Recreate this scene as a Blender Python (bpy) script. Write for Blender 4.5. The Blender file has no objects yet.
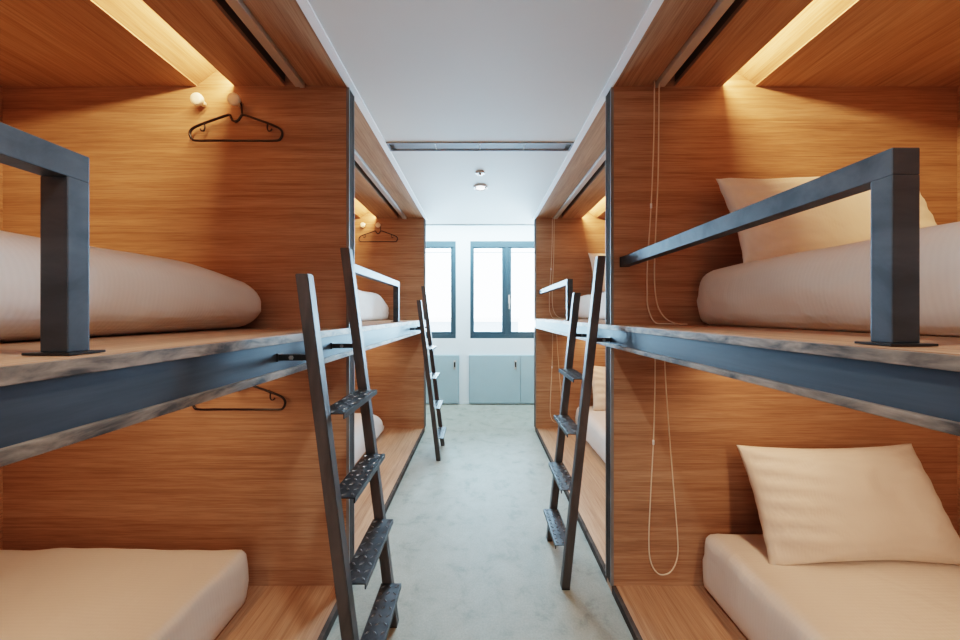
import bpy, bmesh, math, random
from mathutils import Vector, Matrix, noise
random.seed(7)
S = bpy.context.scene
COL = S.collection
H = 1.27            # camera height
P1, P2 = 1.523, 3.62   # near faces of the two partitions
PT = 0.06           # partition thickness
P0 = -0.60
AX = 0.605          # half aisle
AP = 0.5975         # face of the partition ends
FX = 0.594          # face of the steel beams
OX = 2.17           # outer bay wall
CZ = 2.305          # bay ceiling
YW = 4.73           # window wall
YB = -1.5           # back wall
DECK = {1: 1.220, -1: 1.206}
BEAM_B = {1: 1.118, -1: 1.080}

# ------------------------------------------------------------------ materials
def new_mat(name):
    m = bpy.data.materials.new(name); m.use_nodes = True
    nt = m.node_tree; b = nt.nodes['Principled BSDF']
    return m, nt, b
def N(nt, t, **kw):
    n = nt.nodes.new(t)
    for k, v in kw.items(): setattr(n, k, v)
    return n
def ramp(nt, stops):
    r = N(nt, 'ShaderNodeValToRGB'); cr = r.color_ramp
    while len(cr.elements) < len(stops): cr.elements.new(0.5)
    for e, (p, c) in zip(cr.elements, stops): e.position = p; e.color = (*c, 1)
    return r
def noise_tex(nt, vec, scale, detail=4, rough=.55, dist=0):
    n = N(nt, 'ShaderNodeTexNoise'); n.inputs['Scale'].default_value = scale
    n.inputs['Detail'].default_value = detail; n.inputs['Roughness'].default_value = rough
    n.inputs['Distortion'].default_value = dist
    nt.links.new(vec, n.inputs['Vector']); return n
def mapping(nt, sc, coord='Object', rot=(0,0,0)):
    tc = N(nt, 'ShaderNodeTexCoord'); mp = N(nt, 'ShaderNodeMapping')
    mp.inputs['Scale'].default_value = sc; mp.inputs['Rotation'].default_value = rot
    nt.links.new(tc.outputs[coord], mp.inputs['Vector']); return mp.outputs['Vector']
def mixc(nt, f, a, b, mode='MIX'):
    m = N(nt, 'ShaderNodeMix', data_type='RGBA', blend_type=mode)
    if isinstance(f, (int, float)): m.inputs[0].default_value = f
    else: nt.links.new(f, m.inputs[0])
    for i, v in ((6, a), (7, b)):
        if isinstance(v, tuple): m.inputs[i].default_value = (*v, 1)
        else: nt.links.new(v, m.inputs[i])
    return m.outputs[2]
def bump(nt, b, h, strength=.2, dist=.01):
    n = N(nt, 'ShaderNodeBump'); n.inputs['Strength'].default_value = strength
    n.inputs['Distance'].default_value = dist
    nt.links.new(h, n.inputs['Height']); nt.links.new(n.outputs[0], b.inputs['Normal'])

def wood(name, axis, dark=(.29,.150,.086), mid=(.42,.238,.142), light=(.53,.335,.218), gain=1.0):
    m, nt, b = new_mat(name)
    g = lambda c: tuple(x*gain for x in c)
    def sc(al, ac):
        s = [ac]*3; s[axis] = al; return tuple(s)
    big = noise_tex(nt, mapping(nt, sc(.55, 5.5)), 1.0, 3, .5, .6)
    wv = N(nt, 'ShaderNodeTexNoise'); wv.inputs['Scale'].default_value = 1
    wv.inputs['Detail'].default_value = 5; wv.inputs['Roughness'].default_value = .6
    wv.inputs['Distortion'].default_value = 1.3
    nt.links.new(mapping(nt, sc(1.0, 22)), wv.inputs['Vector'])
    fine = noise_tex(nt, mapping(nt, sc(7, 230)), 1.0, 3, .6, 0)
    r1 = ramp(nt, [(.30, g(dark)), (.5, g(mid)), (.72, g(light))])
    add = N(nt, 'ShaderNodeMath', operation='MULTIPLY_ADD'); add.inputs[1].default_value = .55
    nt.links.new(wv.outputs[0], add.inputs[0])
    sc2 = N(nt, 'ShaderNodeMath', operation='MULTIPLY'); sc2.inputs[1].default_value = .45
    nt.links.new(big.outputs[0], sc2.inputs[0]); nt.links.new(sc2.outputs[0], add.inputs[2])
    nt.links.new(add.outputs[0], r1.inputs[0])
    rf = ramp(nt, [(.35, (.74,.70,.66)), (.6, (1.06,1.06,1.06))])
    nt.links.new(fine.outputs[0], rf.inputs[0])
    c = mixc(nt, .8, r1.outputs[0], rf.outputs[0], 'MULTIPLY')
    line = noise_tex(nt, mapping(nt, sc(.9, 75)), 1.0, 2, .5, .25)
    rl = ramp(nt, [(.34, (.66,.60,.55)), (.47, (1,1,1)), (.75, (1.08,1.08,1.06))])
    nt.links.new(line.outputs[0], rl.inputs[0])
    c = mixc(nt, .5, c, rl.outputs[0], 'MULTIPLY')
    nt.links.new(c, b.inputs['Base Color'])
    b.inputs['Roughness'].default_value = .48
    b.inputs['Specular IOR Level'].default_value = .35
    bump(nt, b, fine.outputs[0], .06, .002)
    return m
def plain(name, c, rough=.6, metal=0, var=0.06, scale=6, bmp=0, coord='Object'):
    m, nt, b = new_mat(name)
    n = noise_tex(nt, mapping(nt, (1,1,1), coord), scale, 4)
    r = ramp(nt, [(.3, tuple(x*(1-var) for x in c)), (.7, tuple(min(1, x*(1+var)) for x in c))])
    nt.links.new(n.outputs[0], r.inputs[0]); nt.links.new(r.outputs[0], b.inputs['Base Color'])
    b.inputs['Roughness'].default_value = rough; b.inputs['Metallic'].default_value = metal
    if bmp: bump(nt, b, n.outputs[0], bmp, .005)
    return m
def steel(name, c1, c2, rough=.42, metal=.6, scale=(2,9,9)):
    m, nt, b = new_mat(name)
    n = noise_tex(nt, mapping(nt, scale), 1.5, 5, .6, .5)
    r = ramp(nt, [(.35, c1), (.65, c2)])
    nt.links.new(n.outputs[0], r.inputs[0]); nt.links.new(r.outputs[0], b.inputs['Base Color'])
    b.inputs['Roughness'].default_value = rough; b.inputs['Metallic'].default_value = metal
    n2 = noise_tex(nt, mapping(nt, (1,1,1)), 60, 3)
    bump(nt, b, n2.outputs[0], .05, .002)
    return m
def fabric(name, c):
    m, nt, b = new_mat(name)
    v = mapping(nt, (1,1,1))
    n = noise_tex(nt, v, 3.2, 3, .5, 1.2)
    creases = N(nt, 'ShaderNodeTexNoise'); creases.noise_type = 'RIDGED_MULTIFRACTAL'
    creases.inputs['Scale'].default_value = 2.2; creases.inputs['Detail'].default_value = 3
    creases.inputs['Distortion'].default_value = .6
    nt.links.new(v, creases.inputs['Vector'])
    w = N(nt, 'ShaderNodeTexWave', wave_type='BANDS', bands_direction='Y')
    w.inputs['Scale'].default_value = 26; w.inputs['Distortion'].default_value = .15
    nt.links.new(v, w.inputs['Vector'])
    w2 = N(nt, 'ShaderNodeTexWave', wave_type='BANDS', bands_direction='X')
    w2.inputs['Scale'].default_value = 26; w2.inputs['Distortion'].default_value = .15
    nt.links.new(v, w2.inputs['Vector'])
    a = N(nt, 'ShaderNodeMath', operation='MULTIPLY_ADD'); a.inputs[1].default_value = .014
    nt.links.new(w.outputs['Fac'], a.inputs[0]); nt.links.new(n.outputs[0], a.inputs[2])
    a2 = N(nt, 'ShaderNodeMath', operation='MULTIPLY_ADD'); a2.inputs[1].default_value = .014
    nt.links.new(w2.outputs['Fac'], a2.inputs[0]); nt.links.new(a.outputs[0], a2.inputs[2])
    a3 = N(nt, 'ShaderNodeMath', operation='MULTIPLY_ADD'); a3.inputs[1].default_value = .35
    nt.links.new(creases.outputs[0], a3.inputs[0]); nt.links.new(a2.outputs[0], a3.inputs[2])
    bump(nt, b, a3.outputs[0], .42, .04)
    rs = ramp(nt, [(.0, tuple(x*.975 for x in c)), (1, c)])
    nt.links.new(w.outputs['Fac'], rs.inputs[0]); nt.links.new(rs.outputs[0], b.inputs['Base Color'])
    b.inputs['Roughness'].default_value = .85
    b.inputs['Specular IOR Level'].default_value = .2
    b.inputs['Sheen Weight'].default_value = .15
    return m

M = {}
M['wood_x'] = wood('oak_laminate_grain_across', 0)
M['wood_y'] = wood('oak_laminate_grain_along', 1)
M['wood_ceiling'] = wood('oak_laminate_ceiling', 1, gain=.95)
M['steel'] = steel('raw_blue_grey_steel', (.052,.063,.075), (.092,.108,.125))
M['web'] = steel('dark_rolled_steel', (.050,.063,.077), (.085,.103,.122), .33, .7, (9,1.2,9))
M['flange'] = steel('weathered_steel_edge', (.050,.042,.037), (.30,.225,.170), .55, .3, (22,7,22))
M['ladder'] = steel('brown_grey_steel', (.085,.080,.080), (.14,.13,.128), .35, .7, (9,9,2))
M['tread'] = steel('checker_plate_steel', (.025,.027,.030), (.065,.067,.072), .38, .7, (14,14,14))
M['trim'] = steel('brown_edge_steel', (.05,.040,.034), (.085,.070,.060), .6, .1, (9,9,2))
M['alu'] = plain('satin_aluminium', (.55,.50,.46), .42, .35)
M['lighttrim'] = steel('bright_edge_steel', (.16,.16,.16), (.26,.26,.26), .55, .3, (9,9,2))
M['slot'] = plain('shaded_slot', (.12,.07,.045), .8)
M['white'] = plain('white_paint', (.80,.79,.78), .7, var=.015)
M['wallwhite'] = plain('cool_white_paint', (.70,.79,.84), .7, var=.01)
M['trimwhite'] = plain('bright_white_paint', (.90,.90,.90), .6, var=.01)
M['ceil'] = plain('ceiling_paint', (.66,.625,.585), .75, var=.02, scale=2)
M['blue'] = plain('blue_grey_window_paint', (.017,.043,.060), .45, .0)
M['cab'] = plain('pale_blue_cabinet_paint', (.30,.42,.475), .5, 0, .03)
M['black'] = plain('black_plastic', (.012,.008,.008), .32)
M['darkmetal'] = plain('dark_metal', (.03,.03,.03), .4, .6)
M['fabric'] = fabric('white_cotton', (.81,.765,.72))
M['pillow'] = fabric('pillow_cotton', (.85,.80,.745))
M['cord'] = plain('cream_cord', (.75,.62,.48), .7)
M['peg'] = plain('pale_peg_lacquer', (.85,.76,.64), .4)
M['grille'] = plain('grey_grille', (.27,.27,.285), .6)
M['conc'] = plain('pale_render', (.30,.36,.42), .8)
def floor_mat():
    m, nt, b = new_mat('mottled_grey_green_carpet')
    v = mapping(nt, (1,1,1))
    big = noise_tex(nt, v, 7, 7, .72, .35)
    fine = noise_tex(nt, v, 130, 2, .6)
    r = ramp(nt, [(.28, (.135,.14,.112)), (.46, (.245,.240,.195)), (.72, (.295,.290,.24))])
    nt.links.new(big.outputs[0], r.inputs[0])
    rf = ramp(nt, [(.3, (.80,.80,.80)), (.7, (1.08,1.08,1.06))])
    nt.links.new(fine.outputs[0], rf.inputs[0])
    c = mixc(nt, .8, r.outputs[0], rf.outputs[0], 'MULTIPLY')
    nt.links.new(c, b.inputs['Base Color']); b.inputs['Roughness'].default_value = .62
    b.inputs['Specular IOR Level'].default_value = .35
    bump(nt, b, fine.outputs[0], .25, .003)
    return m
M['floor'] = floor_mat()
def glass():
    m = bpy.data.materials.new('window_glass'); m.use_nodes = True
    nt = m.node_tree; nt.nodes.clear()
    o = N(nt, 'ShaderNodeOutputMaterial'); t = N(nt, 'ShaderNodeBsdfTransparent')
    t.inputs[0].default_value = (.93,.97,1,1)
    g = N(nt, 'ShaderNodeBsdfGlossy'); g.inputs['Roughness'].default_value = .02
    f = N(nt, 'ShaderNodeFresnel'); f.inputs[0].default_value = 1.45
    mx = N(nt, 'ShaderNodeMixShader')
    nt.links.new(f.outputs[0], mx.inputs[0]); nt.links.new(t.outputs[0], mx.inputs[1])
    nt.links.new(g.outputs[0], mx.inputs[2]); nt.links.new(mx.outputs[0], o.inputs[0])
    return m
M['glass'] = glass()
def emit(name, c, s):
    m, nt, b = new_mat(name)
    b.inputs['Base Color'].default_value = (*c, 1)
    b.inputs['Emission Color'].default_value = (*c, 1); b.inputs['Emission Strength'].default_value = s
    return m
M['lampglow'] = emit('downlight_glow', (1,.96,.9), 6)

for k in ('trim',):
    p = M[k].node_tree.nodes['Principled BSDF']; p.inputs['Roughness'].default_value = .9; p.inputs['Specular IOR Level'].default_value = .08; p.inputs['Metallic'].default_value = 0
for k in ('steel', 'web', 'ladder', 'flange'):
    p = M[k].node_tree.nodes['Principled BSDF']; p.inputs['Specular IOR Level'].default_value = .3; p.inputs['Roughness'].default_value = .5
# ------------------------------------------------------------------ mesh helpers
def box(bm, x0, x1, y0, y1, z0, z1, bev=0):
    x0, x1 = sorted((x0, x1)); y0, y1 = sorted((y0, y1)); z0, z1 = sorted((z0, z1))
    r = bmesh.ops.create_cube(bm, size=1)
    vs = r['verts']
    for v in vs:
        v.co = Vector(((x0+x1)/2 + v.co.x*(x1-x0), (y0+y1)/2 + v.co.y*(y1-y0), (z0+z1)/2 + v.co.z*(z1-z0)))
    if bev:
        es = list({e for v in vs for e in v.link_edges})
        bmesh.ops.bevel(bm, geom=es, offset=bev, segments=2, affect='EDGES', profile=.7)
def prism(bm, pts, y0, y1):
    """extrude an XZ polygon along Y"""
    a = [bm.verts.new((x, y0, z)) for x, z in pts]; b = [bm.verts.new((x, y1, z)) for x, z in pts]
    n = len(pts)
    bm.faces.new(a); bm.faces.new(b[::-1])
    for i in range(n): bm.faces.new((a[i], b[i], b[(i+1) % n], a[(i+1) % n]))
    bmesh.ops.recalc_face_normals(bm, faces=bm.faces)
def beam_between(bm, p, q, wx, wy, bev=.003):
    """square tube from p to q with world-aligned end cuts"""
    p, q = Vector(p), Vector(q)
    vs = []
    for c in (p, q):
        for sx, sy in ((-1,-1), (1,-1), (1,1), (-1,1)):
            vs.append(bm.verts.new(c + Vector((sx*wx/2, sy*wy/2, 0))))
    fs = [(0,1,2,3), (7,6,5,4), (0,4,5,1), (1,5,6,2), (2,6,7,3), (3,7,4,0)]
    faces = [bm.faces.new([vs[i] for i in f]) for f in fs]
    bmesh.ops.recalc_face_normals(bm, faces=faces)
    if bev:
        bmesh.ops.bevel(bm, geom=list({e for f in faces for e in f.edges}), offset=bev, segments=2, affect='EDGES')
def tube(bm, pts, r, seg=8, closed=False):
    pts = [Vector(p) for p in pts]; rings = []
    n = len(pts); up = None
    for i, p in enumerate(pts):
        a = pts[(i-1) % n] if (closed or i > 0) else p
        b = pts[(i+1) % n] if (closed or i < n-1) else p
        t = (b-a).normalized()
        if up is None:
            up = Vector((0,0,1)) if abs(t.z) < .9 else Vector((0,1,0))
        s = t.cross(up).normalized(); up = s.cross(t).normalized()
        rings.append([bm.verts.new(p + (s*math.cos(k*2*math.pi/seg) + up*math.sin(k*2*math.pi/seg))*r) for k in range(seg)])
    m = n if closed else n-1
    for i in range(m):
        A, B = rings[i], rings[(i+1) % n]
        for k in range(seg): bm.faces.new((A[k], A[(k+1) % seg], B[(k+1) % seg], B[k]))
    if not closed:
        bm.faces.new(rings[0][::-1]); bm.faces.new(rings[-1])
    bmesh.ops.recalc_face_normals(bm, faces=bm.faces)
def smooth_path(pts, n=8):
    """Catmull-Rom"""
    P = [Vector(p) for p in pts]; P = [P[0]*2-P[1]] + P + [P[-1]*2-P[-2]]
    out = []
    for i in range(1, len(P)-2):
        for k in range(n):
            t = k/n; a, b, c, d = P[i-1], P[i], P[i+1], P[i+2]
            out.append(.5*((2*b) + (c-a)*t + (2*a-5*b+4*c-d)*t*t + (3*b-a-3*c+d)*t**3))
    out.append(P[-2]); return out
def lathe(bm, prof, c, axis='z', seg=24):
    """prof list of (r, h)"""
    rings = []
    for r, h in prof:
        ring = []
        for k in range(seg):
            a = k*2*math.pi/seg; u, v = r*math.cos(a), r*math.sin(a)
            o = {'z': (u, v, h), 'y': (u, h, v), 'x': (h, u, v)}[axis]
            ring.append(bm.verts.new(Vector(c)+Vector(o)))
        rings.append(ring)
    for A, B in zip(rings, rings[1:]):
        for k in range(seg): bm.faces.new((A[k], A[(k+1) % seg], B[(k+1) % seg], B[k]))
    bm.faces.new(rings[0][::-1]); bm.faces.new(rings[-1])
    bmesh.ops.recalc_face_normals(bm, faces=bm.faces)
def obj(name, bm, mat, parent=None, smooth=False, loc=None):
    me = bpy.data.meshes.new(name); bm.to_mesh(me); bm.free()
    me.materials.append(mat)
    if smooth:
        for p in me.polygons: p.use_smooth = True
    o = bpy.data.objects.new(name, me); COL.objects.link(o)
    if loc: o.location = loc
    if parent: o.parent = parent
    return o
def struct(name, bm, mat, parent=None, smooth=False):
    o = obj(name, bm, mat, parent, smooth)
    if parent is None: o['kind'] = 'structure'
    return o
def tag(o, label, cat, group=None):
    o['label'] = label; o['category'] = cat
    if group: o['group'] = group
    return o
def thing(name, label, cat, loc=(0,0,0), group=None):
    o = bpy.data.objects.new(name, None); COL.objects.link(o); o.location = loc
    o.empty_display_size = .1
    return tag(o, label, cat, group)
def dup(root, loc, label, rot=None):
    r = root.copy(); COL.objects.link(r); r.location = loc; r['label'] = label
    if rot: r.rotation_euler = rot
    for ch in list(root.children):
        c = ch.copy(); COL.objects.link(c); c.parent = r
        for g in list(ch.children):
            d = g.copy(); COL.objects.link(d); d.parent = c
    return r
NB = bmesh.new

# ------------------------------------------------------------------ the setting
bm = NB(); box(bm, -OX-.1, OX+.1, YB-.1, YW+.3, -.06, 0); struct('floor', bm, M['floor'])
# aisle ceiling, slab with a slot for the air grille, plus raised recess by the windows
VY0, VY1 = 2.03, 2.13
RC = 3.90
bm = NB()
box(bm, -.57, .57, YB, VY0, CZ+.005, CZ+.06); box(bm, -.57, .57, VY1, RC, CZ+.005, CZ+.06)
box(bm, -OX, -.57, P2+PT, RC, CZ+.005, CZ+.06); box(bm, .57, OX, P2+PT, RC, CZ+.005, CZ+.06)
box(bm, -.61, .61, VY0, VY1, CZ+.10, CZ+.14)
struct('ceiling', bm, M['ceil'])
bm = NB(); box(bm, -OX, OX, RC, YW, 2.62, 2.68); box(bm, -OX, OX, RC-.02, RC, CZ+.06, 2.62); struct('ceiling_recess', bm, M['white'])
bm = NB(); box(bm, -OX, OX, RC, RC+.012, CZ-.004, CZ+.06); struct('trim_shadow_line', bm, M['cab'])  # grey-blue strip added to draw the shadow line along the ceiling edge
for s, nm in ((-1, 'left'), (1, 'right')):
    bm = NB(); box(bm, s*.57, s*AX, YB, P2+PT, CZ-.004, CZ+.04); struct('trim_1' if s < 0 else 'trim_2', bm, M['trimwhite'])
    # outer wall of the bays
    bm = NB(); box(bm, s*OX, s*(OX+.08), YB, P2+PT, 0, 2.5); struct('wall_'+nm, bm, M['wood_y'])
    bm = NB(); box(bm, s*OX, s*(OX+.08), P2+PT, YW, 0, 2.68); struct('wall_'+nm+'_far', bm, M['white'])
    # bay ceilings with the blind slot and the sloping light cove
    c0, c1 = (1.10, 1.25) if s > 0 else (1.115, 1.285)
    for k, (a, b) in enumerate(((YB, P0-PT), (P0, P1), (P1+PT, P2))):
        bm = NB()
        box(bm, s*AX, s*.785, a, b, CZ, CZ+.018)
        box(bm, s*.885, s*c0, a, b, CZ, CZ+.018)
        box(bm, s*c1, s*OX, a, b, CZ, CZ+.006)
        c = struct('ceiling_'+nm, bm, M['wood_ceiling'])
        bm = NB(); prism(bm, [(s*c1, CZ+.005), (s*(c1-.22), CZ+.172), (s*(c1-.22), CZ+.192), (s*(c1+.02), CZ+.012)], a, b)
        obj('cove_panel', bm, M['wood_ceiling'], c)
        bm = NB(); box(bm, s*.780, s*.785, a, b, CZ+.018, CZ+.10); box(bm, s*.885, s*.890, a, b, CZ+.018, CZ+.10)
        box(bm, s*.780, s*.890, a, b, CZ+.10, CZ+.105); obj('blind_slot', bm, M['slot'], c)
    bm = NB(); box(bm, s*AX, s*(OX+.08), YB, P2+PT, 2.50, 2.54); struct('ceiling_'+nm+'_upper', bm, M['white'])
    # partitions between the bays
    top, bot = DECK[s], BEAM_B[s]
    for k, y in enumerate((P0-PT, P1, P2)):
        bm = NB()
        box(bm, s*.66, s*OX, y, y+PT, 0, 2.50)
        box(bm, s*(AP+.003), s*.66, y, y+PT, top, CZ-.001)
        box(bm, s*(AX+.003), s*.66, y, y+PT, CZ, 2.50)
        box(bm, s*(AP+.003), s*.66, y, y+PT, 0, bot)
        p = struct('wall_%s_%s' % (nm, ('near','middle','far')[k]), bm, M['wood_x'])
        bm = NB()
        for z0, z1 in ((top+.001, CZ-.006), (.036, bot-.001)):
            box(bm, s*(AP-.002), s*(AP+.003), y+.004, y+PT-.004, z0, z1)
        obj('edge_trim', bm, M['trim'], p)
        bm = NB()
        for z0, z1 in ((top+.001, CZ-.006), (.036, bot-.001)):
            for yy in (y-.0025, y+PT-.004):
                box(bm, s*(AP-.004), s*(AP+.010), yy, yy+.0065, z0, z1, .001)
        obj('corner_bead', bm, M['lighttrim'], p)
        lip = .022 if s > 0 else .026; bf = .015 if s > 0 else .020
        ym = y+PT/2
        bm = NB()
        for ya, yb in ((y+.0005, ym-.0004), (ym+.0004, y+PT-.0005)):
            box(bm, s*FX, s*.640, ya, yb, top-lip, top-.001, .001); box(bm, s*FX, s*.640, ya, yb, bot, bot+bf, .001)
        jf = obj('beam_joint', bm, M['flange'], p)
        bm = NB(); box(bm, s*.606, s*.614, y+.0005, y+PT-.0005, bot+bf, top-lip); obj('joint_web', bm, M['web'], jf)
    # cladding above the aisle strip at the far end
bm = NB(); box(bm, -OX, OX, YB-.1, YB, 0, 2.5); struct('wall_back', bm, M['white'])

# window wall: W1 x -1.5..-.34, W2 x -.14..1.5, z .93..2.30
W1, W2 = (-1.50, -.34), (-.14, 1.50); WZ0, WZ1 = .925, 2.30
bm = NB()
for a, b, z0, z1 in ((-OX, OX, 0, WZ0), (-OX, OX, WZ1, 2.68), (-OX, W1[0], WZ0, WZ1), (W1[1], W2[0], WZ0, WZ1), (W2[1], OX, WZ0, WZ1)):
    box(bm, a, b, YW, YW+.22, z0, z1)
struct('wall_front', bm, M['wallwhite'])
def window(n, x0, x1, mull):
    root = bpy.data.objects.new('window_%d' % n, None); COL.objects.link(root); root['kind'] = 'structure'
    y0, y1 = YW+.005, YW+.065
    bm = NB()
    box(bm, x0, x1, y0, y1, WZ1-.085, WZ1, .004); box(bm, x0, x1, y0, y1, WZ0, WZ0+.05, .004)
    box(bm, x0, x0+.045, y0, y1, WZ0+.05, WZ1-.085, .004); box(bm, x1-.045, x1, y0, y1, WZ0+.05, WZ1-.085, .004)
    box(bm, mull-.02, mull+.02, y0, y1, WZ0+.05, WZ1-.085, .004)
    obj('window_frame', bm, M['blue'], root)
    for a, b, wide in ((x0+.045, mull-.02, .012), (mull+.02, x1-.045, .05)):
        bm = NB(); c, d = WZ0+.05, WZ1-.085; ys, ye = y0+.012, y1-.01
        wl = wide if a > mull else .012; wr = .045 if b <= mull and n == 2 else .03
        box(bm, a, a+wl, ys, ye, c, d, .003); box(bm, b-wr, b, ys, ye, c, d, .003)
        box(bm, a+wl, b-wr, ys, ye, d-.012, d, .003); box(bm, a+wl, b-wr, ys, ye, c, c+.045, .003)
        s = obj('sash', bm, M['blue'], root)
        bm = NB(); box(bm, a+wl-.005, b-wr+.005, ys+.015, ys+.021, c+.04, d-.008); obj('pane', bm, M['glass'], s)
        bm = NB(); box(bm, a+wl, b-wr, ye+.05, ye+.06, d-.062, d-.050); obj('blind_rail', bm, M['cab'], s)
    return root
window(1, *W1, -.95); window(2, *W2, .375)
bm = NB()   # handle on the mullion of the wide window
box(bm, .400, .425, YW-.012, YW+.005, 1.42, 1.54, .003); box(bm, .405, .42, YW-.03, YW-.012, 1.34, 1.50, .003)
h = obj('window_handle', bm, M['alu'], bpy.data.objects['window_2'])

# cabinets under the windows
def cabinet(label, x0, x1, splits, locks):
    t = thing('low_cabinet', label, 'cabinet', (0,0,0), 'built-in cabinets under the windows')
    bm = NB(); box(bm, x0, x1, YW-.028, YW-.001, .012, .695, .002); obj('carcass', bm, M['cab'], t)
    edges = [x0+.006]+splits+[x1-.006]
    for a, b in zip(edges, edges[1:]):
        bm = NB(); box(bm, a+.003, b-.003, YW-.046, YW-.028, .02, .688, .003)
        d = obj('door', bm, M['cab'], t)
        for lx in locks:
            if a < lx < b:
                bm = NB(); box(bm, lx-.016, lx+.016, YW-.052, YW-.046, .50, .62, .004); obj('lock_plate', bm, M['alu'], d)
                bm = NB(); box(bm, lx-.008, lx+.012, YW-.066, YW-.052, .53, .60, .003); obj('latch', bm, M['darkmetal'], d)
    return t
cabinet('pale blue flat-fronted low cabinet under the left window beside the white pillar', -1.45, -.296, [-.88], [-.355])
cabinet('wide pale blue low cabinet under the right window, right of the white pillar', -.155, 1.45, [.565], [.495])

# ceiling fittings
t = thing('air_vent', 'long grey slatted air conditioning vent set across the white aisle ceiling', 'vent')
bm = NB(); box(bm, -.57, .57, VY0, VY0+.008, CZ-.001, CZ+.05, .001); box(bm, -.57, .57, VY1-.008, VY1, CZ-.001, CZ+.05, .001)
for x in (-.565, .565): box(bm, x-.005, x+.005, VY0, VY1, CZ, CZ+.05)
obj('vent_frame', bm, M['grille'], t)
bm = NB()
for k in range(7):
    y = VY0+.014+k*.0125
    box(bm, -.53, .53, y, y+.009, CZ+.004, CZ+.010)
obj('slats', bm, M['grille'], t)
bm = NB(); box(bm, -.56, .56, VY0+.008, VY1-.008, CZ+.016, CZ+.02); obj('backing', bm, M['grille'], t)
for x in (-.275, 0, .275):
    bm = NB(); box(bm, x-.004, x+.004, VY0+.008, VY1-.008, CZ+.004, CZ+.028); obj('divider', bm, M['trimwhite'], t)
t = thing('ceiling_downlight', 'round recessed downlight glowing in the white aisle ceiling, beyond the sprinkler', 'light', (.005, 2.74, CZ))
bm = NB(); lathe(bm, [(.058,.004),(.060,-.004),(.052,-.008),(.046,-.003),(.046,.004)], (0,0,0)); obj('bezel', bm, M['trimwhite'], t, True)
bm = NB(); lathe(bm, [(.034,.003),(.034,-.006),(.020,-.009)], (0,0,0)); obj('lamp', bm, M['lampglow'], t, True)
t = thing('ceiling_sprinkler', 'small metal sprinkler head in the white aisle ceiling, nearer than the downlight', 'sprinkler', (0, 2.46, CZ))
bm = NB(); lathe(bm, [(.034,.004),(.034,-.003),(.026,-.006)], (0,0,0)); obj('rosette', bm, M['alu'], t, True)
bm = NB(); lathe(bm, [(.010,0),(.008,-.010),(.012,-.011),(.012,-.013)], (0,0,-.004)); obj('nozzle', bm, M['alu'], t, True)

# neighbouring building outside, low in the glass
t = thing('neighbour_building', 'pale low building outside, seen faintly at the bottom of the window glass', 'building', (0,14,-6))
bm = NB(); box(bm, -7, 1.6, 0, 5, 0, 6.95); obj('wall', bm, M['conc'], t)
bm = NB(); box(bm, -7.1, 1.7, -.1, 5.1, 6.95, 7.08); obj('parapet', bm, M['white'], t)

# ------------------------------------------------------------------ bunk beds
def bunk(s, a, b, label):
    """a..b clear bay length; beams butt at the partition centre"""
    t = thing('bunk_bed', label, 'bunk bed', (0, 0, 0), 'built-in bunk beds along the aisle')
    top, bot = DECK[s], BEAM_B[s]
    lip = .022 if s > 0 else .026
    bf = .015 if s > 0 else .020
    wx = .606
    bm = NB(); box(bm, s*.640, s*OX-s*.001, a+.001, b-.001, top-.045, top); box(bm, s*(FX+.003), s*.641, a+.001, b-.001, top-.002, top); obj('upper_deck', bm, M['wood_y'], t)
    ya, yb = a, b
    bm = NB(); box(bm, s*wx, s*(wx+.008), ya, yb, bot+bf, top-lip); w = obj('steel_beam', bm, M['web'], t)
    bm = NB(); box(bm, s*FX, s*.640, ya, yb, top-lip, top-.0022, .0015)
    # weathered top: thin walnut coloured surface is the deck; flange edge faces the aisle
    obj('top_flange', bm, M['flange'], w)
    bm = NB(); box(bm, s*FX, s*.640, ya, yb, bot, bot+bf, .0015); obj('bottom_flange', bm, M['flange'], w)
    pz = .035
    bm = NB(); box(bm, s*.618, s*(OX-.001), a+.0005, b-.0005, .0, pz); p = obj('floor_platform', bm, M['wood_y'], t)
    bm = NB(); box(bm, s*.5985, s*.618, a, b, .0, pz+.001, .002); obj('edge_trim', bm, M['trim'], p)
    return t
bunk(-1, P0, P1, 'nearest left built-in oak bunk with steel-edged upper deck and low platform')
bunk(1, P0, P1, 'nearest right built-in oak bunk with steel-edged upper deck and low platform')
bunk(-1, P1+PT, P2, 'farther left built-in oak bunk, toward the windows, with steel-edged upper deck')
bunk(1, P1+PT, P2, 'farther right built-in oak bunk, toward the windows, with steel-edged upper deck')

# guard rails ---------------------------------------------------------------
def guard(s, ypost, yend, label):
    """origin on the deck at the post; bar runs from the post to the partition face at yend"""
    t = thing('guard_rail', label, 'guard rail', (s*.657, ypost, DECK[s]+.001), 'square steel guard rails on the upper bunks')
    L = yend-ypost; d = 1 if L > 0 else -1
    wx, wy, hh = .042, .030, (.306 if s > 0 else .318)
    bm = NB(); box(bm, -.036, .036, -.025, .025, 0, .004, .001); obj('base_plate', bm, M['darkmetal'], t)
    bm = NB(); box(bm, -wx/2, wx/2, -wy/2, wy/2, .004, hh-.042, .002); obj('post', bm, M['steel'], t)
    bm = NB(); box(bm, -wx/2, wx/2, -d*wy/2, L-d*.006, hh-.042, hh, .002); obj('top_bar', bm, M['steel'], t)
    bm = NB(); box(bm, -.0225, .0225, L-d*.008, L-d*.0005, hh-.0435, hh+.0015, .002); obj('end_cap', bm, M['darkmetal'], t)
    return t
guard(-1, .531, P0, 'dark square-tube guard rail on the nearest left upper bunk, in front of white mattress')
guard(1, .531, P1, 'dark square-tube guard rail on the nearest right upper bunk, below the upright pillow')
guard(-1, 2.63, P1+PT, 'small square-tube guard rail on the farther left upper bunk behind the near ladder')
guard(1, 2.46, P2, 'small square-tube guard rail on the farther right upper bunk beyond its ladder')

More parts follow.
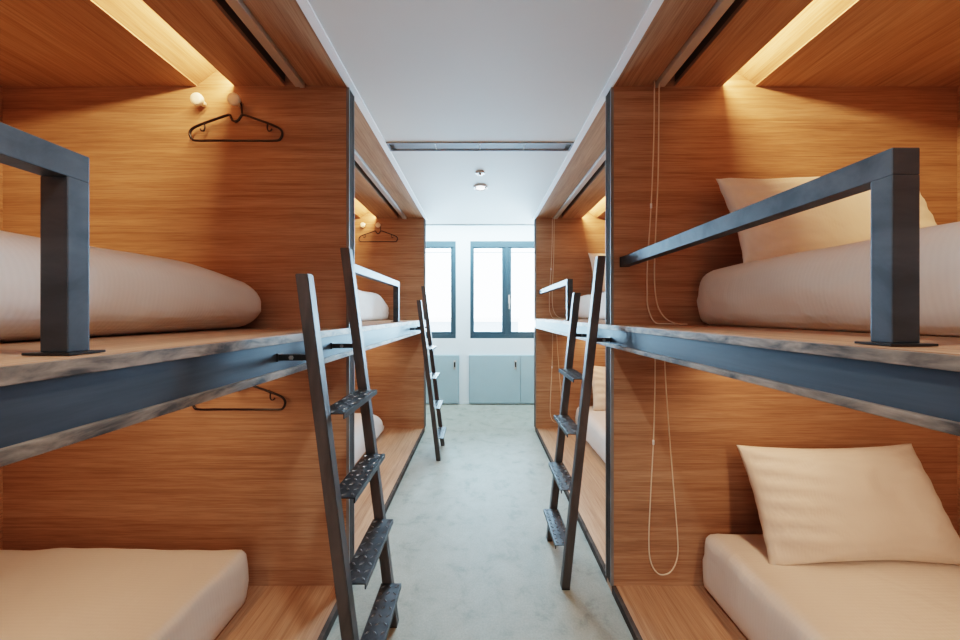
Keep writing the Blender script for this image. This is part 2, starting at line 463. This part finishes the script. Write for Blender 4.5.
# ladders ---------------------------------------------------------------------
def ladder(s, y0, foot, topx, tall_far, label, gap=.331):
    """y0 = near face of the near rail. X grows away from the aisle on side s."""
    t = thing('bunk_ladder', label, 'ladder', (s*foot, y0, 0), 'leaning steel ladders')
    W = .036
    HT, HS = 1.539, 1.390
    k = (topx-foot)/1.535
    for i in range(2):
        hh = HT if (i == 1) == tall_far else HS
        yc = i*gap + W/2
        bm = NB(); beam_between(bm, (0, yc, .004), (s*k*hh, yc, hh), .038, W, .0025); obj('rail', bm, M['ladder'], t)
        bm = NB(); box(bm, -.019, .019, yc-W/2, yc+W/2, 0, .004); obj('foot_pad', bm, M['black'], t)
        # bracket to the beam
        z = 1.150 if s > 0 else 1.140
        xr = s*(k*z+.019); xb = s*(.606-foot)
        bm = NB(); box(bm, xr, xb-s*.004, yc-.012, yc+.012, z-.009, z+.009, .002)
        box(bm, xb-s*.006, xb-s*.0005, yc-.015, yc+.015, z-.013, z+.013, .002)
        br = obj('wall_bracket', bm, M['darkmetal'], t)
        bm = NB(); lathe(bm, [(.007,-.003),(.007,.003),(.004,.005)], ((xr+xb)/2, yc-.013, z), 'y', 6); obj('bolt', bm, M['lighttrim'], br)
    for z in (.965, .706, .442, .182):
        xc = s*k*z
        ya, yb = W+.001, gap-.001
        x_front, x_back = xc-s*.060, xc+s*.022
        bm = NB()
        box(bm, x_front, x_back, ya, yb, z-.004, z, .001)
        box(bm, x_front, x_front+s*.004, ya, yb, z-.018, z-.004)
        box(bm, x_back-s*.004, x_back, ya, yb, z-.018, z-.004)
        tr = obj('tread', bm, M['tread'], t)
        # raised checker pattern is one mesh belonging to the tread
        bm = NB()
        nx, ny = 3, 10
        for a in range(nx):
            for b in range(ny):
                cx = min(x_front, x_back)+.014+a*(.082-.028)/(nx-1); cy = ya+.018+b*(yb-ya-.036)/(ny-1)
                ang = math.radians(40 if (a+b) % 2 else -40)
                ca, sa = math.cos(ang), math.sin(ang)
                P = []
                for (u, v, w) in ((-.011,0,0), (0,-.0042,0), (.011,0,0), (0,.0042,0), (-.005,0,.0028), (.005,0,.0028)):
                    P.append(bm.verts.new((cx+u*ca-v*sa, cy+u*sa+v*ca, z+w-.0003)))
                for f in ((0,1,4), (1,5,4), (1,2,5), (2,3,5), (3,4,5), (3,0,4)): bm.faces.new([P[i] for i in f])
        bmesh.ops.recalc_face_normals(bm, faces=bm.faces)
        obj('checker_pattern', bm, M['alu_dark'], tr)
    return t
M['alu_dark'] = plain('lighter_tread_steel', (.13,.135,.14), .3, .8)  # slightly lighter than the tread steel, for the raised pattern
ladder(-1, .992, .355, .548, True, 'large nearest leaning steel ladder against the left bunk, four checker-plate treads', .363)
ladder(-1, 2.894, .360, .548, True, 'small distant leaning steel ladder on the left, nearest the windows')
ladder(1, 1.541, .395, .561, False, 'leaning steel ladder with four checker-plate treads on the right bunks')

# roller blinds ---------------------------------------------------------------
def blind(s, a, b, label, z=CZ, cord=None, x=None):
    x = .80 if x is None else x
    t = thing('roller_blind', label, 'blind', (s*x, b, z), 'rolled up blinds')
    L = b-a-.03
    bm = NB(); box(bm, -s*.010, s*.012, -L, -.012, -.016, .03, .003); box(bm, s*.013, s*.032, -L, -.012, -.012, .03, .003)
    obj('cassette', bm, M['alu'], t)
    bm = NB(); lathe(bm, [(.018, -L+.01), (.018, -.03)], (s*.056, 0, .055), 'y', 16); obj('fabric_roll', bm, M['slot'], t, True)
    if cord:
        bm = NB(); tube(bm, smooth_path([(p[0]-s*x, p[1]-b, p[2]-z) for p in cord], 6), .0028, 6); obj('pull_cord', bm, M['cord'], t, True)
        q = cord[len(cord)//5]
        bm = NB(); lathe(bm, [(.002,-.012),(.0045,-.010),(.0045,.010),(.002,.012)], (cord[2][0]-s*x, cord[2][1]-b, cord[2][2]-z), 'z', 8); obj('cord_joint', bm, M['trimwhite'], t, True)
    return t
def upper_cord(b):
    y = b-.035; d = DECK[1]+.005
    return [(.775,y,CZ+.0), (.772,y,2.05), (.760,y,1.75), (.744,y,1.50), (.742,y,1.38), (.746,y,1.30), (.775,y,1.235), (.82,y-.004,d+.002), (.90,y-.008,d), (.912,y-.012,d), (.90,y-.018,d), (.865,y-.018,d+.002), (.82,y-.01,1.25), (.785,y-.006,1.31), (.772,y-.006,1.42), (.776,y-.006,1.6), (.788,y-.006,1.9), (.793,y-.006,CZ)]
def lower_cord(b, z):
    y = b-.035
    return [(.778,y,z), (.777,y,.95), (.770,y,.70), (.757,y,.45), (.750,y,.27), (.757,y,.175), (.785,y,.122), (.82,y,.112), (.855,y,.135), (.878,y,.20), (.876,y,.30), (.860,y,.50), (.840,y,.75), (.826,y,.95), (.818,y,z)]
blind(-1, P0, P1, 'rolled blind in metal cassette above the nearest left upper bunk')
blind(1, P0, P1, 'rolled blind in metal cassette above the nearest right upper bunk, cord down to the deck', cord=upper_cord(P1))
blind(-1, P1+PT, P2, 'rolled blind in metal cassette above the farther left upper bunk')
blind(1, P1+PT, P2, 'rolled blind in metal cassette above the farther right upper bunk, cord hanging beside the windows', cord=upper_cord(P2))
zl = DECK[1]-.05
blind(1, P0, P1, 'cord-operated blind under the nearest right upper deck, long looped cord over the lower platform', z=zl-.055, cord=lower_cord(P1, zl-.055))
blind(1, P1+PT, P2, 'cord-operated blind under the farther right upper deck, cord behind the ladder', z=zl-.055, cord=lower_cord(P2, zl-.055))

# mattresses --------------------------------------------------------------------
def soft_box(x0, x1, y0, y1, z0, z1, r, amp, seed, side_bulge=.012, taper=None, step=.026, rb=.03):
    """rounded box with soft waviness, built from a gridded cube"""
    bm = NB()
    sx, sy, sz = x1-x0, y1-y0, z1-z0
    nx, ny, nz = [max(4, int(round(v/step))) for v in (sx, sy, sz)]
    V = {}
    def vert(i, j, k):
        key = (i, j, k)
        if key in V: return V[key]
        # concentrate samples near the edges
        f = lambda t: t
        p = Vector((x0+sx*i/nx, y0+sy*j/ny, z0+sz*k/nz))
        V[key] = bm.verts.new(p); return V[key]
    for i in range(nx):
        for j in range(ny):
            for k in (0, nz):
                bm.faces.new((vert(i,j,k), vert(i+1,j,k), vert(i+1,j+1,k), vert(i,j+1,k)))
    for i in range(nx):
        for k in range(nz):
            for j in (0, ny):
                bm.faces.new((vert(i,j,k), vert(i+1,j,k), vert(i+1,j,k+1), vert(i,j,k+1)))
    for j in range(ny):
        for k in range(nz):
            for i in (0, nx):
                bm.faces.new((vert(i,j,k), vert(i,j+1,k), vert(i,j+1,k+1), vert(i,j,k+1)))
    bmesh.ops.recalc_face_normals(bm, faces=bm.faces)
    for v in bm.verts:
        p = v.co.copy()
        zc = (p.z-z0)/sz
        if taper: p.z = z0 + (p.z-z0)*taper(p.x, p.y)
        ztop = z0 + sz*(taper(p.x, p.y) if taper else 1)
        rr = r if zc > .5 else rb
        q = Vector((min(max(p.x, x0+rr), x1-rr), min(max(p.y, y0+rr), y1-rr), min(max(p.z, z0+rb), ztop-rr)))
        if ztop-rr < z0+rb: q.z = (z0+ztop)/2
        d = p-q
        if d.length > 1e-6:
            dn = d.normalized()
            # spherical mapping of the rounded shell
            m = max(abs(d.x), abs(d.y), abs(d.z))
            p = q + dn*min(d.length, rr if m <= rr else m)
        n3 = noise.noise(p*2.3+Vector((seed, 0, 0)))*amp + noise.noise(p*7+Vector((0, seed, 0)))*amp*.35
        bulge = side_bulge*math.sin(math.pi*min(max((p.z-z0)/sz, 0), 1))
        c = Vector(((x0+x1)/2, (y0+y1)/2, (z0+z1)/2))
        if p.z > z0+.01:
            if zc > .3: p.z += n3
            if p.x < x0+.05: p.x -= bulge + noise.noise(Vector((seed, p.y*5, p.z*7)))*.008 
            if p.x > x1-.05: p.x += bulge + noise.noise(Vector((seed, p.y*5, p.z*7)))*.008
        v.co = p
    return bm
def mattress(s, xf, y0, y1, zb, h, r, label, seed, taper=None, amp=.014, rb=.03, bulge=.012):
    w = 2.115-bulge-xf
    bm = soft_box(*(sorted((s*xf, s*(xf+w)))), y0, y1, zb, zb+h, r, amp, seed, side_bulge=bulge, taper=taper, rb=rb)
    # put the origin at the base centre
    cx, cy = s*(xf+w/2), (y0+y1)/2
    for v in bm.verts: v.co -= Vector((cx, cy, zb))
    o = obj('mattress', bm, M['fabric'], None, True, (cx, cy, zb))
    return tag(o, label, 'mattress', 'white covered mattresses on the bunks')
def foot_taper(yend, a=.30, lo=.55):
    def f(x, y):
        t = min(max((yend-y)/a, 0), 1)
        return lo+(1-lo)*math.sin(t*math.pi/2)
    return f
PZ = .036
# upper left near, puffy and rounded off at the far end
mattress(-1, .995, P0+.04, P1-.012, DECK[-1]+.001, .25, .085, 'white puffy mattress on the nearest left upper bunk, rounded at its far end', 3, foot_taper(P1-.012, .34, .80), rb=.075, bulge=.045)
mattress(1, .99, P0+.04, P1-.015, DECK[1]+.001, .245, .05, 'white covered mattress on the nearest right upper bunk under the upright pillow', 9, bulge=.032)
mattress(-1, .99, P0+.04, 1.44, PZ, .247, .035, 'white covered mattress on the nearest left lower platform, bottom left of the view', 14, amp=.020)
mattress(1, 1.0, P0+.04, P1-.012, PZ, .262, .045, 'white covered mattress on the nearest right lower platform under the slumped pillow', 21, amp=.018)
mattress(-1, .985, P1+PT+.03, P2-.012, DECK[-1]+.001, .265, .06, 'white mattress on the farther left upper bunk behind the small guard rail', 33, foot_taper(P2-.012, .36, .60))
mattress(1, 1.02, P1+PT+.03, P2-.05, DECK[1]+.001, .235, .05, 'white mattress on the farther right upper bunk behind the ladder', 41)
mattress(-1, 1.01, P1+PT+.03, P2-.10, PZ, .30, .10, 'white mattress on the farther left lower platform seen past the ladder', 52, foot_taper(P2-.12, .4, .6))
mattress(1, 1.02, P1+PT+.03, P2-.05, PZ, .26, .045, 'white mattress on the farther right lower platform seen past the ladder', 61)

# pillows -------------------------------------------------------------------------
def pillow_mesh(w, h, t, seed):
    """lies in XZ plane, thickness along Y, origin at the bottom middle"""
    bm = NB(); nu, nv = 56, 36
    def P(u, v, side):
        ex = 1-.035*(1-v*v)**1.0*0 - .055*(1-v**2)*abs(u)**3
        ez = 1-.085*(1-u**2)*abs(v)**3
        x = u*w/2*ex; z = v*h/2*ez
        prof = max(0, (1-abs(u)**3.0))**.55*max(0, (1-abs(v)**3.0))**.55
        pt = Vector((x, 0, z))
        # radiating creases from the left and right seams
        cr = math.sin(v*(26-6*abs(u))+u*3+seed+3*noise.noise(Vector((u*2,v*2,seed))))*.0085*abs(u)**1.6*(1-abs(u)**7)*(1.3 if u < 0 else .7)
        cr += noise.noise(pt*6+Vector((seed, 0, side)))*.009*prof + noise.noise(pt*14+Vector((seed,3,side)))*.005*prof
        y = side*(t/2*prof*(1+.10*noise.noise(pt*3+Vector((seed, 1, 0))))+cr*(prof>0.02)) + noise.noise(pt*4+Vector((seed,7,0)))*.012
        return Vector((x, y, z+h/2))
    front = {}; back = {}
    for i in range(nu+1):
        for j in range(nv+1):
            u = math.sin((i/nu-.5)*math.pi); v = math.sin((j/nv-.5)*math.pi)
            u = .5*u+.5*(2*i/nu-1); v = .5*v+.5*(2*j/nv-1)
            f = bm.verts.new(P(u, v, -1)); front[i, j] = f
            back[i, j] = f if i in (0, nu) or j in (0, nv) else bm.verts.new(P(u, v, 1))
    for i in range(nu):
        for j in range(nv):
            bm.faces.new((front[i,j], front[i+1,j], front[i+1,j+1], front[i,j+1]))
            q = (back[i,j], back[i,j+1], back[i+1,j+1], back[i+1,j])
            bm.faces.new(q)
    bmesh.ops.recalc_face_normals(bm, faces=bm.faces)
    return bm
def pillow(x, y, z, w, h, t, lean, yaw, roll, seed, label):
    bm = pillow_mesh(w, h, t, seed)
    o = obj('pillow', bm, M['pillow'], None, True, (x, y, z))
    o.rotation_euler = (math.radians(-lean), math.radians(roll), math.radians(yaw))
    return tag(o, label, 'pillow', 'white pillows propped on the right bunks')
pillow(1.43, 1.29, 1.462, .83, .42, .14, 20, 0, -1, 1.3, 'white pillow propped upright on the nearest right upper bunk behind the guard rail')
pillow(1.50, 1.29, .298, .77, .44, .15, 22, 0, -.5, 4.1, 'white creased pillow slumped on the nearest right lower mattress')
pillow(1.53, 3.35, 1.478, .80, .46, .14, 20, 0, 0, 6.6, 'white pillow on the farther right upper bunk showing beside the ladder top')
pillow(1.53, 3.35, .300, .80, .46, .14, 20, 0, 0, 8.2, 'white pillow on the farther right lower bunk seen between ladder and partition')

# pegs and hangers ------------------------------------------------------------------
def peg(x, y, z, label):
    t = thing('coat_peg', label, 'coat peg', (x, y, z), 'round pale coat pegs')
    bm = NB(); lathe(bm, [(.012,-.0005),(.012,-.030)], (0,0,0), 'y', 20); obj('stem', bm, M['peg'], t, True)
    bm = NB(); lathe(bm, [(.016,-.028),(.026,-.032),(.027,-.044),(.024,-.048),(.010,-.050)], (0,0,0), 'y', 28); obj('knob', bm, M['peg'], t, True)
    return t
def hanger(x, y, z, label, yaw=0):
    """origin where the hook rests on the peg"""
    t = thing('coat_hanger', label, 'coat hanger', (x, y, z), 'black plastic coat hangers')
    L = [(-.035,-.098), (-.10,-.120), (-.165,-.144), (-.196,-.160), (-.207,-.180), (-.200,-.203), (-.180,-.213), (-.10,-.213), (0,-.213),
         (.10,-.213), (.180,-.213), (.200,-.203), (.207,-.180), (.196,-.160), (.165,-.144), (.10,-.120), (.035,-.098),
         (.020,-.108), (.010,-.122), (-.004,-.127), (-.017,-.120), (-.025,-.105)]
    pts = [(a, 0, b+.040) for a, b in L]
    P = [Vector(p) for p in pts]; n = len(P); out = []
    for i in range(n):
        a, b, c, d = P[i-1], P[i], P[(i+1) % n], P[(i+2) % n]
        for k in range(4):
            q = k/4
            out.append(.5*((2*b)+(c-a)*q+(2*a-5*b+4*c-d)*q*q+(3*b-a-3*c+d)*q**3))
    bm = NB(); tube(bm, out, .0054, 8, True); obj('hanger_body', bm, M['black'], t, True)
    hk = [(.030,0,-.100), (.030,0,-.060), (.029,0,-.025), (.022,0,.004), (.004,0,.0155), (-.012,0,.010), (-.019,0,-.004)]
    hk = [(a-.005, b, c*.60 if c < 0 else c) for a, b, c in hk]
    bm = NB(); tube(bm, smooth_path(hk, 5), .0038, 8); obj('hook', bm, M['black'], t, True)
    for s in (-1, 1):
        q = [(s*.142,0,-.136), (s*.140,0,-.158), (s*.146,0,-.170), (s*.156,0,-.168), (s*.160,0,-.160)]
        q = [(a, b, c+.040) for a, b, c in q]
        bm = NB(); tube(bm, smooth_path(q, 4), .0035, 6); obj('strap_hook', bm, M['black'], t, True)
    t.rotation_euler = (0, 0, yaw)
    return t
def px(u, Y): return (u-480)*Y/335
for py, ub, zlow, tags in ((P1, True, None, 'nearest left'), (P2, False, None, 'farther left')):
    for x, w in ((-1.253, 'inner'), (-1.090, 'hanger')):
        peg(x, py, H+.951, ('pale round coat peg on the %s bunk partition, ' % tags) + ('bare with nothing hung on it' if w == 'inner' else 'holding the black hanger'))
    hanger(-1.090-.003, py-.022, H+.951-.001, 'black plastic coat hanger on the peg of the %s upper bunk partition' % tags)
zlp = 1.015
for py, tags in ((P1, 'nearest left'),):
    peg(-1.086, py, zlp, 'pale round coat peg under the nearest left upper deck, holding the lower hanger')
    hanger(-1.086+.006, py-.022, zlp, 'black plastic coat hanger in the nearest left lower bunk, below the steel beam')

# ------------------------------------------------------------------ lights
def area(name, loc, rot, sx, sy, power, color, spread=None):
    l = bpy.data.lights.new(name, 'AREA'); l.shape = 'RECTANGLE'; l.size = sx; l.size_y = sy
    l.energy = power; l.color = color
    if spread: l.spread = math.radians(spread)
    o = bpy.data.objects.new(name, l); COL.objects.link(o); o.location = loc; o.rotation_euler = rot; return o
WARM = (1, .65, .34); WARM2 = (1, .64, .41)
for s in (-1, 1):
    for a, b, pw, pl in ((P0, P1, 1, 1), (P1+PT, P2, 1, 1)):
        L = b-a-.04; yc = (a+b)/2
        # led strip lying on the board edge, throwing light across the cove
        v = Vector((s*.98, 0, -.20)).normalized()
        q = v.to_track_quat('-Z', 'Y').to_euler()
        o = area('cove_led', (s*1.090 if s > 0 else -1.105, yc, CZ+.040), (0,0,0), .020, L, 27*pw, WARM)
        # local Y must stay along world Y
        ang = s*math.radians(46)
        o.rotation_euler = (0, -ang, 0)
        # lower bunk strip under the deck
        o = area('under_deck_led', (s*1.12, yc, DECK[s]-.055), (0, -s*math.radians(25), 0), .03, L, (11 if s > 0 else 9)*pl, WARM2)
# daylight
area('window_daylight', (-.92, YW+.45, 1.65), (math.radians(-90), 0, 0), 1.15, 1.35, 260, (.46,.77,1))
area('window_daylight', (.68, YW+.45, 1.65), (math.radians(-90), 0, 0), 1.6, 1.35, 380, (.46,.77,1))
# recess lamp by the windows, the aisle downlight and unseen fill spots
area('recess_light', (0, 4.25, 2.60), (0,0,0), 2.4, .3, 125, (.56,.82,1))
for y, p in ((2.74, 7), (.35, 9), (-.9, 8)):  # far one matches the fitting; the other two are added as aisle fill
    l = bpy.data.lights.new('downlight', 'SPOT'); l.energy = p*7.0; l.spot_size = math.radians(125); l.spot_blend = .8
    l.color = (1,.95,.88); l.shadow_soft_size = .05
    o = bpy.data.objects.new('downlight', l); COL.objects.link(o); o.location = (0, y, CZ-.02)
w = bpy.data.worlds.new('World'); S.world = w; w.use_nodes = True
bg = w.node_tree.nodes['Background']; bg.inputs[0].default_value = (.86,.94,1,1); bg.inputs[1].default_value = 14.0

# ------------------------------------------------------------------ camera
cam = bpy.data.cameras.new('Camera'); cam.sensor_width = 36; cam.lens = 335*36/960
cam.shift_y = -6/960; cam.clip_start = .02
co = bpy.data.objects.new('Camera', cam); COL.objects.link(co)
co.location = (0, 0, H); co.rotation_euler = (math.radians(90), 0, 0)
S.camera = co
S.view_settings.view_transform = 'Filmic'; S.view_settings.look = 'Medium High Contrast'
S.view_settings.exposure = 0.0
S.cycles.use_denoising = True
S.cycles.max_bounces = 10; S.cycles.diffuse_bounces = 7; S.cycles.glossy_bounces = 4; S.cycles.transparent_max_bounces = 8
S.cycles.sample_clamp_indirect = 6; S.cycles.caustics_reflective = False; S.cycles.caustics_refractive = False
